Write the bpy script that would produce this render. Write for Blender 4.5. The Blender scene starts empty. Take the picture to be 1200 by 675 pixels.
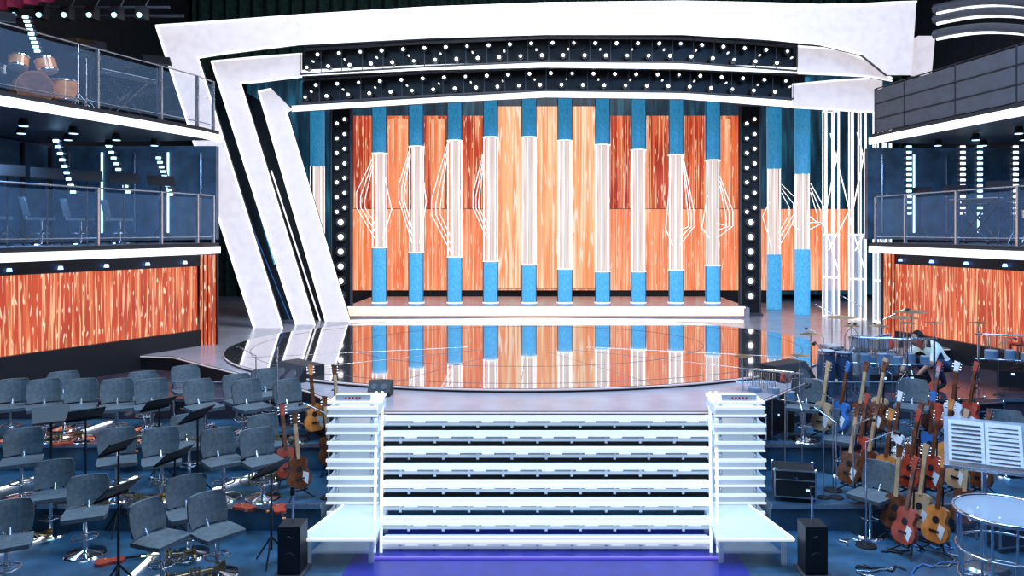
import bpy, math, random
from mathutils import Matrix, Vector
random.seed(7)
F=900.0; CX=640.0; CY=270.0; H=3.4
def W(px,py,Y): return Vector(((px-CX)*Y/F, Y, H-(py-CY)*Y/F))
sc=bpy.context.scene
sc.view_settings.view_transform='Standard'
sc.view_settings.look='None'
cam=bpy.data.cameras.new('camera'); co=bpy.data.objects.new('camera',cam); sc.collection.objects.link(co)
cam.sensor_width=36; cam.lens=27; co.location=(0,0,H); co.rotation_euler=(math.pi/2,0,0)
cam.shift_x=-(640-600)/1200.0; cam.shift_y=-(337.5-270)/1200.0
cam.clip_end=200
sc.camera=co
w=bpy.data.worlds.new('world'); sc.world=w; w.use_nodes=True
w.node_tree.nodes['Background'].inputs[0].default_value=(0.10,0.17,0.3,1)
w.node_tree.nodes['Background'].inputs[1].default_value=0.3

# ---------- materials ----------
def mat(name,col,rough=0.5,metal=0.0,emi=None,es=0.0,noise=0.0,nscale=6,trans=0.0,coat=0.0):
    m=bpy.data.materials.new(name); m.use_nodes=True; nt=m.node_tree; b=nt.nodes['Principled BSDF']
    b.inputs['Base Color'].default_value=(*col,1); b.inputs['Roughness'].default_value=rough
    b.inputs['Metallic'].default_value=metal
    if coat: b.inputs['Coat Weight'].default_value=coat
    if emi: b.inputs['Emission Color'].default_value=(*emi,1); b.inputs['Emission Strength'].default_value=es
    if noise:
        tc=nt.nodes.new('ShaderNodeTexCoord'); n=nt.nodes.new('ShaderNodeTexNoise'); n.inputs['Scale'].default_value=nscale; n.inputs['Detail'].default_value=5
        r=nt.nodes.new('ShaderNodeValToRGB')
        r.color_ramp.elements[0].position=0.3; r.color_ramp.elements[1].position=0.7
        r.color_ramp.elements[0].color=(*[c*(1-noise) for c in col],1); r.color_ramp.elements[1].color=(*[min(1,c*(1+noise)) for c in col],1)
        nt.links.new(tc.outputs['Object'],n.inputs['Vector']); nt.links.new(n.outputs['Fac'],r.inputs[0]); nt.links.new(r.outputs[0],b.inputs['Base Color'])
    if trans:
        out=nt.nodes['Material Output']; tr=nt.nodes.new('ShaderNodeBsdfTransparent'); mx=nt.nodes.new('ShaderNodeMixShader')
        mx.inputs[0].default_value=trans
        nt.links.new(b.outputs[0],mx.inputs[1]); nt.links.new(tr.outputs[0],mx.inputs[2]); nt.links.new(mx.outputs[0],out.inputs[0])
    return m
def ledscreen(name,stops,scale=(9,9,0.7),strength=1.0,base=(0.02,0.01,0.01),streaks=()):
    """self-luminous LED wall: broad glow + fine vertical light rain (+ sparkles)"""
    m=bpy.data.materials.new(name); m.use_nodes=True; nt=m.node_tree; b=nt.nodes['Principled BSDF']
    b.inputs['Base Color'].default_value=(*base,1); b.inputs['Roughness'].default_value=0.4
    tc=nt.nodes.new('ShaderNodeTexCoord')
    def noise(scl,det=3):
        mp=nt.nodes.new('ShaderNodeMapping'); mp.inputs['Scale'].default_value=scl
        n=nt.nodes.new('ShaderNodeTexNoise'); n.inputs['Scale'].default_value=1; n.inputs['Detail'].default_value=det; n.inputs['Roughness'].default_value=0.6
        nt.links.new(tc.outputs['Object'],mp.inputs[0]); nt.links.new(mp.outputs[0],n.inputs['Vector']); return n
    n=noise(scale,2)
    r=nt.nodes.new('ShaderNodeValToRGB')
    while len(r.color_ramp.elements)<len(stops): r.color_ramp.elements.new(0.5)
    for e,(p,c) in zip(r.color_ramp.elements,stops): e.position=p; e.color=(*c,1)
    nt.links.new(n.outputs['Fac'],r.inputs[0]); col=r.outputs[0]
    for sp in streaks:
        scl,lo,hi,c,fac=sp
        n2=noise(scl,0); mr=nt.nodes.new('ShaderNodeMapRange'); mr.inputs['From Min'].default_value=lo; mr.inputs['From Max'].default_value=hi; mr.inputs['To Max'].default_value=fac
        nt.links.new(n2.outputs['Fac'],mr.inputs['Value'])
        mx=nt.nodes.new('ShaderNodeMix'); mx.data_type='RGBA'; nt.links.new(mr.outputs[0],mx.inputs[0]); nt.links.new(col,mx.inputs[6]); mx.inputs[7].default_value=(*c,1); col=mx.outputs[2]
    nt.links.new(col,b.inputs['Emission Color']); b.inputs['Emission Strength'].default_value=strength
    return m
M={}
M['black']=mat('black_paint',(0.008,0.009,0.012),0.5)
M['dark']=mat('dark_wall',(0.010,0.014,0.020),0.7,noise=0.4)
M['navy']=mat('navy_wall',(0.03,0.07,0.12),0.4,noise=0.5,nscale=3)
M['curtain']=mat('curtain_cloth',(0.015,0.045,0.035),0.9,noise=0.5)
M['redcloth']=mat('red_cloth',(0.28,0.015,0.045),0.9,emi=(0.4,0.02,0.06),es=0.05,noise=0.4)
M['pit']=mat('pit_floor',(0.035,0.10,0.17),0.28,noise=0.4,nscale=4)
M['pitc']=mat('pit_floor_blue',(0.015,0.02,0.25),0.3,noise=0.2)
M['pitred']=mat('pit_floor_red',(0.06,0.045,0.06),0.15,noise=0.3)
M['stage']=mat('stage_floor',(0.34,0.33,0.37),0.22,noise=0.12,nscale=2)
M['gloss']=mat('stage_gloss',(0.66,0.62,0.64),0.045,metal=0.95)
M['metal']=mat('metal',(0.55,0.58,0.62),0.25,metal=0.9)
M['chrome']=mat('chrome',(0.8,0.82,0.85),0.12,metal=1)
M['gold']=mat('brass',(0.55,0.40,0.2),0.3,metal=1)
M['grey']=mat('grey_fabric',(0.095,0.125,0.145),0.6,noise=0.25,nscale=20)
M['greyl']=mat('grey_panel',(0.06,0.065,0.08),0.5,noise=0.15)
M['paper']=mat('paper',(0.8,0.82,0.85),0.7,noise=0.1,nscale=30)
M['white']=mat('white_led_strip',(0.9,0.9,0.9),0.4,emi=(0.93,0.97,1.0),es=1.3)
M['lamp']=mat('lamp_glow',(1,1,1),0.4,emi=(1,0.97,0.9),es=5)
M['lampw']=mat('lamp_dim',(1,1,1),0.4,emi=(1,0.9,0.75),es=1.2)
M['lampc']=mat('lamp_cyan',(1,1,1),0.4,emi=(0.45,0.85,1.0),es=1.8)
M['lampb']=mat('lamp_blue',(0.2,0.3,1),0.4,emi=(0.2,0.4,1.0),es=5)
M['lampp']=mat('lamp_violet',(0.2,0.15,0.6),0.4,emi=(0.2,0.15,0.9),es=0.5)
M['rod']=mat('rod_led',(0.9,0.9,0.9),0.4,emi=(1.0,0.95,0.93),es=1.05)
M['peach']=mat('peach_led',(0.9,0.7,0.6),0.4,emi=(1.0,0.64,0.38),es=1.0)
M['rim']=mat('rim_led',(0.5,0.45,0.45),0.4,emi=(0.85,0.72,0.74),es=0.32)
M['rimb']=mat('arc_led',(0.9,0.85,0.85),0.4,emi=(1,0.85,0.8),es=0.8)
M['glass']=mat('glass',(0.25,0.4,0.6),0.04,trans=0.92)
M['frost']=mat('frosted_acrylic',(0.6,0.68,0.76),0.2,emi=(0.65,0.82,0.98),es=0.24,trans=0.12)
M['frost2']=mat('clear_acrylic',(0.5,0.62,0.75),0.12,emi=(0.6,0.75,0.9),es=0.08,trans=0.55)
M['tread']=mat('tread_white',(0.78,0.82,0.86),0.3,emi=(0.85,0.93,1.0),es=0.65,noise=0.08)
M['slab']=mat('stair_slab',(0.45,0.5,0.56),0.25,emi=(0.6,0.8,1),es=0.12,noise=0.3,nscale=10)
M['redwood']=mat('red_lacquer',(0.45,0.06,0.03),0.25,coat=0.5,noise=0.3)
M['wood']=mat('orange_wood',(0.7,0.25,0.06),0.3,coat=0.5,noise=0.3,nscale=9)
M['sunburst']=mat('dark_wood',(0.16,0.05,0.02),0.25,coat=0.5,noise=0.5,nscale=9)
M['blond']=mat('blond_wood',(0.55,0.36,0.2),0.35,noise=0.2)
M['bluel']=mat('blue_lacquer',(0.05,0.18,0.5),0.25,coat=0.5,noise=0.2)
M['navyl']=mat('navy_lacquer',(0.03,0.06,0.12),0.2,coat=0.5,noise=0.3)
M['clearb']=mat('clear_blue_acrylic',(0.2,0.36,0.55),0.1,emi=(0.2,0.5,0.9),es=0.03,trans=0.45)
M['drumskin']=mat('drum_skin',(0.42,0.5,0.58),0.5)
M['redsign']=mat('red_sign',(0.6,0.05,0.05),0.5,emi=(0.8,0.05,0.05),es=0.1)
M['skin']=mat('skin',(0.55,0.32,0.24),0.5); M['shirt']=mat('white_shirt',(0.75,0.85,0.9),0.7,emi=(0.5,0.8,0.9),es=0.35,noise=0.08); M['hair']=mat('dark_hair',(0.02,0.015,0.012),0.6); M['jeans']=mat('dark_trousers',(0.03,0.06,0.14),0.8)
M['scr_side']=ledscreen('led_screen_red',[(0.35,(0.50,0.055,0.022)),(0.65,(0.68,0.10,0.038))],scale=(1.2,1.2,0.8),
   streaks=(((20,20,0.7),0.50,0.64,(0.88,0.22,0.085),0.8),((40,40,1.3),0.60,0.70,(1,0.55,0.30),0.95),((34,34,5),0.67,0.75,(1,0.85,0.6),1.0)))
M['scr_dark']=ledscreen('led_screen_deep_red',[(0.35,(0.36,0.022,0.009)),(0.65,(0.55,0.055,0.018))],scale=(1.0,1.0,0.6),
   streaks=(((11,11,0.3),0.50,0.66,(0.85,0.17,0.06),0.85),((30,30,0.45),0.60,0.72,(1,0.48,0.24),0.9),((28,28,3),0.68,0.76,(1,0.8,0.5),0.8)))
M['scr_mid']=ledscreen('led_screen_orange',[(0.35,(0.88,0.17,0.055)),(0.65,(0.98,0.27,0.11))],scale=(1.2,1.2,0.6),
   streaks=(((12,12,0.3),0.50,0.66,(1.0,0.40,0.19),0.8),((30,30,0.45),0.58,0.70,(1,0.66,0.42),0.85),((28,28,3),0.70,0.78,(1,0.9,0.7),0.6)))
M['scr_gold']=ledscreen('led_screen_gold',[(0.35,(0.95,0.29,0.10)),(0.65,(1.0,0.42,0.18))],scale=(1.2,1.2,0.5),
   streaks=(((10,10,0.3),0.48,0.64,(1.0,0.56,0.28),0.85),((26,26,0.4),0.55,0.68,(1,0.82,0.58),0.9),((24,24,1.6),0.65,0.76,(1,0.95,0.8),0.8)))
M['teal']=ledscreen('led_teal_panel',[(0.3,(0.0,0.010,0.02)),(0.5,(0.003,0.03,0.06)),(0.62,(0.008,0.07,0.12)),(0.8,(0.02,0.15,0.24))],scale=(5,5,0.6))
M['tube']=ledscreen('blue_led_tube',[(0.3,(0.010,0.11,0.23)),(0.5,(0.02,0.18,0.35)),(0.75,(0.045,0.28,0.48))],scale=(30,30,14),base=(0.05,0.2,0.33))
M['tubeb']=ledscreen('bright_blue_led_tube',[(0.3,(0.035,0.25,0.54)),(0.5,(0.06,0.36,0.70)),(0.75,(0.14,0.52,0.85))],scale=(30,30,14),base=(0.05,0.2,0.33))
M['streakw']=ledscreen('white_streak_led',[(0.3,(0.66,0.50,0.46)),(0.45,(0.85,0.74,0.70)),(0.6,(0.97,0.93,0.92))],scale=(34,34,0.5),strength=0.92,
   streaks=(((60,60,0.4),0.58,0.68,(0.75,0.22,0.12),0.8),))
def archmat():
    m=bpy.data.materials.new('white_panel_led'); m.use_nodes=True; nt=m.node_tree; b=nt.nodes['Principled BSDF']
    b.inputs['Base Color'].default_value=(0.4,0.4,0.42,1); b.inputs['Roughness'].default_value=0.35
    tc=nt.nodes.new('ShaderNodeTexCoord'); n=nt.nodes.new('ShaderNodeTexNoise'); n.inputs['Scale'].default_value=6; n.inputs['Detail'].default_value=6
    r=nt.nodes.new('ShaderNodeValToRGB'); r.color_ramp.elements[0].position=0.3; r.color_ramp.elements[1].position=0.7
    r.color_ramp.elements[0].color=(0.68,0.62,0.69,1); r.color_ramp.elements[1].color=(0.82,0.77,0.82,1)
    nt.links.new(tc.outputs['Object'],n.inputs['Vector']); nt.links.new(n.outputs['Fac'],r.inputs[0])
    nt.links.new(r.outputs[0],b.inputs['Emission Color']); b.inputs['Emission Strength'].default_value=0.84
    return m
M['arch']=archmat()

# ---------- mesh builder ----------
class B:
    def __init__(s): s.v=[];s.f=[];s.m=[];s.sm=[];s.ml=[];s.T=Matrix.Identity(4)
    def mi(s,k):
        if k not in s.ml: s.ml.append(k)
        return s.ml.index(k)
    def add(s,vs,fs,k,smooth=False):
        o=len(s.v); s.v+= [s.T@Vector(p) for p in vs]
        i=s.mi(k)
        for f in fs: s.f.append([o+a for a in f]); s.m.append(i); s.sm.append(smooth)
    def box(s,c,d,k,R=None):
        hx,hy,hz=d[0]/2,d[1]/2,d[2]/2
        vs=[Vector((x,y,z)) for x in(-hx,hx) for y in(-hy,hy) for z in(-hz,hz)]
        if R is not None: vs=[R@p for p in vs]
        vs=[p+Vector(c) for p in vs]
        s.add(vs,[(0,1,3,2),(4,6,7,5),(0,4,5,1),(2,3,7,6),(0,2,6,4),(1,5,7,3)],k)
    def cyl(s,a,b,r0,r1,k,n=12,cap=True):
        a=Vector(a);b=Vector(b);d=b-a
        if d.length<1e-6:return
        q=d.to_track_quat('Z','Y')
        vs=[];
        for p,r in((a,r0),(b,r1)):
            for i in range(n):
                t=2*math.pi*i/n; vs.append(p+q@Vector((r*math.cos(t),r*math.sin(t),0)))
        s.add(vs,[(i,(i+1)%n,n+(i+1)%n,n+i) for i in range(n)],k,True)
        if cap:
            s.add(vs[:n],[tuple(range(n-1,-1,-1))],k); s.add(vs[n:],[tuple(range(n))],k)
    def sph(s,c,r,k,n=10,sc=(1,1,1)):
        vs=[];m=n//2+1
        for j in range(m+1):
            ph=math.pi*j/m
            for i in range(n):
                t=2*math.pi*i/n; vs.append(Vector(c)+Vector((r*sc[0]*math.sin(ph)*math.cos(t),r*sc[1]*math.sin(ph)*math.sin(t),r*sc[2]*math.cos(ph))))
        s.add(vs,[(j*n+i,(j+1)*n+i,(j+1)*n+(i+1)%n,j*n+(i+1)%n) for j in range(m) for i in range(n)],k,True)
    def path(s,pts,r,k,n=8):
        for a,b in zip(pts[:-1],pts[1:]): s.cyl(a,b,r,r,k,n)
    def ringtube(s,c,R,r,k,n=24,ax='Z'):
        pts=[]
        for i in range(n+1):
            t=2*math.pi*i/n; x,y=R*math.cos(t),R*math.sin(t)
            pts.append(Vector(c)+(Vector((x,y,0)) if ax=='Z' else Vector((x,0,y))))
        s.path(pts,r,k,6)
    def prism(s,poly,z0,z1,k,kside=None):
        n=len(poly)
        a=[(p[0],p[1],z0) for p in poly]; b=[(p[0],p[1],z1) for p in poly]
        s.add(b,[tuple(range(n))],k); s.add(a,[tuple(range(n-1,-1,-1))],k)
        s.add(a+b,[(i,(i+1)%n,n+(i+1)%n,n+i) for i in range(n)],kside or k)
    def prismy(s,poly,y0,y1,k):
        n=len(poly)
        a=[(p[0],y0,p[1]) for p in poly]; b=[(p[0],y1,p[1]) for p in poly]
        s.add(a,[tuple(range(n))],k); s.add(b,[tuple(range(n-1,-1,-1))],k)
        s.add(a+b,[(i,n+i,n+(i+1)%n,(i+1)%n) for i in range(n)],k)
    def band(s,A,Bp,dy,k,kb=None):
        n=len(A)
        f=[Vector(p) for p in A]+[Vector(p) for p in Bp]; g=[p+Vector((0,dy,0)) for p in f]
        s.add(f,[(i,i+1,n+i+1,n+i) for i in range(n-1)],k)
        s.add(g,[(i,n+i,n+i+1,i+1) for i in range(n-1)],kb or k)
        al=f+g;o=2*n
        s.add(al,[(i,o+i,o+i+1,i+1) for i in range(n-1)]+[(n+i,n+i+1,o+n+i+1,o+n+i) for i in range(n-1)]+[(0,n,o+n,o),(n-1,o+n-1,o+2*n-1,2*n-1)],kb or k)
    def mesh(s,name):
        me=bpy.data.meshes.new(name); me.from_pydata([tuple(p) for p in s.v],[],s.f)
        for k in s.ml: me.materials.append(M[k])
        me.polygons.foreach_set('material_index',s.m); me.polygons.foreach_set('use_smooth',s.sm); me.update()
        return me
    def obj(s,name,loc=(0,0,0),rz=0,sc_=1):
        return place(s.mesh(name),name,loc,rz,sc_)
def place(me,name,loc=(0,0,0),rz=0,s=1):
    o=bpy.data.objects.new(name,me); sc.collection.objects.link(o); o.location=loc; o.rotation_euler=(0,0,rz); o.scale=(s,s,s) if not isinstance(s,tuple) else s
    return o
def lerp(a,b,t): return a+(b-a)*t
def interp(tab,x):
    for (x0,y0),(x1,y1) in zip(tab[:-1],tab[1:]):
        if x<=x1: return y0+(y1-y0)*(x-x0)/(x1-x0)
    return tab[-1][1]

# ---------- room shell ----------
b=B(); b.box((0,13,-0.1),(30,30,0.2),'pit'); b.obj('floor')
b=B(); b.box((0,13,12.6),(30,30,0.2),'dark'); b.obj('ceiling')
b=B(); b.box((0,27.1,6.25),(30,0.2,12.7),'dark'); b.obj('wall_back')
b=B(); b.box((-12.1,13,6.25),(0.2,30,12.7),'dark'); b.obj('wall_left')
b=B(); b.box((12.1,13,6.25),(0.2,30,12.7),'dark'); b.obj('wall_right')
b=B()
n=260; A=[];C=[]
for i in range(n+1):
    x=-11.8+23.6*i/n; y=25.6+0.14*math.sin(i*1.3)
    A.append((x,y,12.4)); C.append((x,y,1.2))
b.band(A,C,0.04,'curtain'); b.obj('stage_curtain')

# ---------- terraces (orchestra pit) ----------
TER=[(0.0,5.0,8.7),(0.3,8.7,9.9),(0.65,9.9,11.2),(0.95,11.2,13.9)]
def ground(px,py,h=0.0):
    for z,y0,y1 in TER:
        Y=(H-z-h)*F/(py-CY)
        if Y<y1:
            Y=max(Y,y0+0.2); return Vector(((px-CX)*Y/F,Y,z))
    z=TER[-1][0]; Y=13.2
    return Vector(((px-CX)*Y/F,Y,z))
for sgn in (-1,1):
    for i,(z,y0,y1) in enumerate(TER[1:]):
        b=B(); xi=2.55 if i<2 else 2.9
        b.box((sgn*(xi+11.9)/2,(y0+16.5)/2,z-0.175 if i<2 else z-0.15),(11.9-xi,16.5-y0,0.35 if i<2 else 0.3),'pit' if i<2 else 'pitred')
        b.box((sgn*(xi+11.9)/2,y0-0.01,z-0.02),(11.9-xi,0.03,0.045),'metal')
        b.obj('orchestra_riser')
b=B(); b.box((0,7.0,0.01),(4.0,3.6,0.02),'pitc'); b.box((0,7.9,0.03),(3.6,0.02,0.02),'lampp'); b.obj('blue_floor_panel')

# ---------- stage ----------
b=B()
fr=[(-9.0,13.9),(-6.5,13.4),(-5.37,12.4),(-4.2,11.4),(-3.3,10.6),(-2.75,9.9),(-2.5,9.35),(2.5,9.35),(2.75,9.9),(3.4,10.7),(4.3,11.4),(5.6,12.8),(6.9,14.2),(9.0,14.6)]
b.prism(fr+[(11.9,16.6),(11.9,26.8),(-11.9,26.8),(-11.9,14.5)],0.0,1.2,'stage','black')
for a,c in zip(fr[:-1],fr[1:]): b.cyl((a[0],a[1]-0.01,1.18),(c[0],c[1]-0.01,1.18),0.012,0.012,'rim',6)
b.obj('stage_platform')
b=B(); E=(-0.35,14.6,5.5,4.2); n=96
el=[(E[0]+E[2]*math.cos(2*math.pi*i/n),E[1]+E[3]*math.sin(2*math.pi*i/n)) for i in range(n)]
b.prism(el,1.2,1.26,'gloss','black')
for i in range(n):
    a=el[i];c=el[(i+1)%n]
    b.cyl((a[0],a[1],1.24),(c[0],c[1],1.24),0.014,0.014,'rim',6,False)
for rr in (0.92,0.6):
    for i in range(n):
        a=[E[j]+(el[i][j]-E[j])*rr for j in(0,1)];c=[E[j]+(el[(i+1)%n][j]-E[j])*rr for j in(0,1)]
        b.cyl((a[0],a[1],1.255),(c[0],c[1],1.255),0.009,0.009,'greyl',5,False)
for t in (-70,-110,-45,-135,-90,-25,-155):
    a=math.radians(t)
    b.cyl((E[0]+1.2*math.cos(a),E[1]+1.2*math.sin(a),1.256),(E[0]+E[2]*0.98*math.cos(a),E[1]+E[3]*0.98*math.sin(a),1.256),0.008,0.008,'metal',5)
b.obj('glossy_stage_disc')
b=B(); b.box((0,20.9,1.33),(10.2,3.3,0.26),'stage')
b.box((0,19.24,1.36),(9.9,0.06,0.20),'peach'); b.box((0,19.22,1.47),(9.95,0.08,0.03),'white'); b.obj('stage_step')
b=B(); pts=[Vector((x,18.15-0.012*x*x,1.275)) for x in [(-4.6+i*0.46) for i in range(21)]]
A=[p+Vector((0,0,0.03)) for p in pts]; C=[p+Vector((0,0,-0.015)) for p in pts]
b.band(A,C,0.10,'rimb'); b.obj('curved_light_strip')

# ---------- backdrop screens ----------
def screen(px0,px1,py0,py1,Y,k,name,th=0.12,frame=True):
    a=W(px0,py0,Y); c=W(px1,py1,Y)
    b=B(); cx=(a.x+c.x)/2; cz=(a.z+c.z)/2; wx=c.x-a.x; hz=a.z-c.z
    b.box((0,0,0),(wx,th,hz),k)
    if frame:
        b.box((0,th*0.5+0.05,0),(wx+0.04,0.1,hz+0.04),'black')
    return b.obj(name,(cx,Y,cz))
screen(290,1045,85,345,25.0,'teal','teal_led_wall')
screen(395,1000,245,340,23.4,'scr_mid','led_screen')
screen(415,585,136,247,23.9,'scr_dark','led_screen')
screen(700,878,136,247,23.9,'scr_dark','led_screen')
screen(583,700,125,338,23.0,'scr_gold','led_screen')
for a,c in((455,478),(505,522),(748,760),(842,856)): screen(a,c,140,246,23.6,'scr_mid','led_screen',0.08)
b=B(); b.box((0,23.5,1.45),(14,0.2,0.5),'black'); b.obj('screen_plinth')

# ---------- led tubes ----------
def cage(b,x,y,z0,z1,r,seed,scatter=0.0):
    rnd=random.Random(seed)
    b.box((0+x,y+r*0.3,(z0+z1)/2),(r*1.5,0.05,z1-z0),'streakw')
    for i in range(6):
        t=2*math.pi*i/6+0.3
        p=(x+r*math.cos(t),y+r*math.sin(t)); b.cyl((*p,z0),(*p,z1),0.014,0.014,'rod',6)
    if scatter:
        s=-1 if x<0 else 1
        o=rnd.uniform(0.22,scatter); zt=lerp(z0,z1,rnd.uniform(0.75,1.0)); zm=lerp(z0,z1,rnd.uniform(0.4,0.6)); zb=lerp(z0,z1,rnd.uniform(0.02,0.3))
        for i in range(3):
            k=1-0.28*i
            b.path([(x+s*r*0.9,y-0.14,zt-0.12*i),(x+s*(r+o*k),y-0.2,zm+0.25-0.1*i),(x+s*(r+o*k),y-0.2,zm-0.15),(x+s*r*0.5,y-0.14,zb+0.2*i)],0.010,'rod',6)
        if rnd.random()<0.6:
            b.path([(x-s*r*0.9,y-0.14,zt-0.5),(x-s*(r+o*0.45),y-0.2,zm-0.2),(x-s*r*0.6,y-0.14,zb)],0.010,'rod',6)
YT=20.6
up={445:180,488:172,533:165,575:161,620:161,662:165,706:170,748:176,792:182,835:188}
lo={445:290,488:296,533:301,575:306,620:310,662:315,706:318,748:318,792:316,835:311}
for i,px in enumerate(up):
    b=B(); x=0; r=0.195
    X=(px-CX)*YT/F
    zt=W(0,86,YT).z; z1=W(0,up[px],YT).z; z0=W(0,lo[px],YT).z
    b.cyl((0,0,z1),(0,0,zt),r,r,'tube',20); b.cyl((0,0,1.46),(0,0,z0),r,r,'tubeb',20)
    for sx in(-1,1):
        b.cyl((sx*r*0.98,-0.06,z1),(sx*r*0.98,-0.06,zt),0.012,0.012,'greyl',6); b.cyl((sx*r*0.98,-0.06,1.46),(sx*r*0.98,-0.06,z0),0.012,0.012,'greyl',6)
    b.ringtube((0,0,z1),r+0.01,0.014,'rod',20); b.ringtube((0,0,z0),r+0.01,0.014,'rod',20); b.ringtube((0,0,1.47),r+0.01,0.014,'rod',20)
    b.T=Matrix.Translation((-X,0,0)); cage(b,X,0,z0,z1,r*0.95,i,0.42 if px<600 or px>760 else 0); b.T=Matrix.Identity(4)
    b.obj('led_tube',(X,YT,0))
for i,(px,u,l,y) in enumerate(((907,198,298,21.6),(940,204,292,20.2),(372,195,355,21.8))):
    b=B(); X=(px-CX)*y/F; r=0.2
    zt=W(0,92,y).z; z1=W(0,u,y).z; z0=W(0,l,y).z
    b.cyl((0,0,z1),(0,0,zt),r,r,'tube',20)
    if l<350: b.cyl((0,0,1.2),(0,0,z0),r,r,'tubeb',20)
    else: z0=1.2
    b.T=Matrix.Translation((-X,0,0)); cage(b,X,0,z0,z1,r*0.95,50+i,0.6); b.T=Matrix.Identity(4)
    b.obj('led_tube',(X,y,0))
for i,(px,t,y) in enumerate(((974,130,19.6),(1005,128,19.0),(1034,132,18.4))):
    b=B(); X=(px-CX)*y/F; z1=W(0,t,y).z; r=0.2
    for j in range(7):
        a=2*math.pi*j/7+0.2; b.cyl((r*math.cos(a),r*math.sin(a),1.2),(r*math.cos(a),r*math.sin(a),z1),0.017,0.017,'rod',6)
    for z in (1.22,2.2,3.3,z1): b.ringtube((0,0,z),r,0.016,'rod',16)
    b.path([(-0.1,-0.22,z1-0.6),(0.35,-0.3,3.9),(-0.15,-0.22,2.9)],0.014,'rod',6); b.path([(0.1,-0.22,z1-1),(-0.3,-0.3,3.6),(0.1,-0.22,2.4)],0.014,'rod',6)
    b.cyl((0,0,1.2),(0,0,3.3),r*0.9,r*0.9,'frost2',16)
    b.obj('light_cage_column',(X,y,0))

# ---------- arches ----------
def archY(pairs,Y):
    return [W(a[0],a[1],Y) for a,c in pairs],[W(c[0],c[1],Y) for a,c in pairs]
def edge(b,pts,r=0.02):
    for p,q in zip(pts[:-1],pts[1:]): b.cyl(p+Vector((0,-0.012,0)),q+Vector((0,-0.012,0)),r,r,'white',6)
Y1,Y2,Y3=17.3,17.9,18.5
b=B()
def fl(Y,z=1.2): return CY+(H-z)*F/Y
A=[((298,fl(Y1)),(331,fl(Y1))),((183,30),(232,68)),((230,27),(262,63)),((350,18),(350,52)),((500,9),(500,44)),((640,4),(640,40)),((800,2),(800,40)),((900,4),(900,46)),((960,6),(960,52)),((1010,5),(1010,64)),((1045,3),(1040,88)),((1074,2),(1068,88))]
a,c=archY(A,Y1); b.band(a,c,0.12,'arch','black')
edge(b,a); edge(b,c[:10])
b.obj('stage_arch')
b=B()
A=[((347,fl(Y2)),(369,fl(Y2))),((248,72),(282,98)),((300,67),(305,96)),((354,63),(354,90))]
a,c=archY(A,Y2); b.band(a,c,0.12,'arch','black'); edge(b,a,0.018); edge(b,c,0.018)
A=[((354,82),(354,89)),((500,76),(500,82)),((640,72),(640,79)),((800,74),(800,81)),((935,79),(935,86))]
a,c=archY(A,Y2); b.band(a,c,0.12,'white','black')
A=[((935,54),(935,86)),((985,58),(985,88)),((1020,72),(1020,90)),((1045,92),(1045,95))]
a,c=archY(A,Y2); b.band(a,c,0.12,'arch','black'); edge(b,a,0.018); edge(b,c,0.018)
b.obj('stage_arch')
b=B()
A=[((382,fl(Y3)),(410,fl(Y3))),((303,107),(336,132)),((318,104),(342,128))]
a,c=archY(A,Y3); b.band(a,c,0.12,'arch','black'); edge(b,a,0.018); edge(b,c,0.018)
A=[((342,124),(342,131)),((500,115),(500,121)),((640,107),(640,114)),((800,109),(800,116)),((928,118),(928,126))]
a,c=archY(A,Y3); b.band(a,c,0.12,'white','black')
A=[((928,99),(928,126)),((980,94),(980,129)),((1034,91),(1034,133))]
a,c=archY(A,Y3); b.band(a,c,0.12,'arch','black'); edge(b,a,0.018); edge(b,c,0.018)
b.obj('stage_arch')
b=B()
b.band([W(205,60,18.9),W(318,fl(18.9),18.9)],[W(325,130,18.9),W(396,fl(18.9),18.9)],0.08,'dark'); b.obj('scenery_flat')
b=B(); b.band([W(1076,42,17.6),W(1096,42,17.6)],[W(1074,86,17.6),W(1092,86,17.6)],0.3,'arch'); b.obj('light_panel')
def truss(tab,Y,hgt,name,x0=352,x1=934):
    b=B(); N=24
    top=[];bot=[]
    for i in range(N+1):
        px=lerp(x0,x1,i/N); yc=interp(tab,px)
        top.append(W(px,yc-hgt/2,Y)); bot.append(W(px,yc+hgt/2,Y))
    b.band([p+Vector((0,0.28,0)) for p in top],[p+Vector((0,0.28,0)) for p in bot],0.04,'black')
    b.path(top,0.025,'greyl',6); b.path(bot,0.025,'greyl',6)
    for i in range(N+1): b.cyl(top[i],bot[i],0.012,0.012,'greyl',5)
    nl=int((x1-x0)/12.5)
    for i in range(nl):
        px=x0+8+i*12.5; yc=interp(tab,px); dy=(-0.22 if i%2 else 0.26)*hgt
        p=W(px,yc+dy,Y)
        b.cyl(p+Vector((0,0.25,0)),p+Vector((0,-0.02,0)),0.06,0.075,'black',10)
        b.cyl(p+Vector((0,-0.025,0)),p+Vector((0,-0.035,0)),0.036,0.036,'lamp' if i%5 else 'lampw',10)
        if i%3==0:
            q=W(px+6,yc,Y); b.cyl(q+Vector((0,0.1,0)),q+Vector((0,0.0,0)),0.02,0.02,'lampw',8)
    b.obj(name)
truss([(352,72),(500,63),(640,57),(800,58),(934,68)],17.75,30,'lighting_truss')
truss([(340,108),(500,98),(640,92),(800,94),(934,102)],18.3,28,'lighting_truss',350,930)
b=B(); b.box((0.2,19.3,7.85),(12.5,0.3,1.5),'dark')
b.box((0.2,19.35,7.15),(12.2,0.25,0.35),'black'); b.obj('header_beam')
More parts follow.
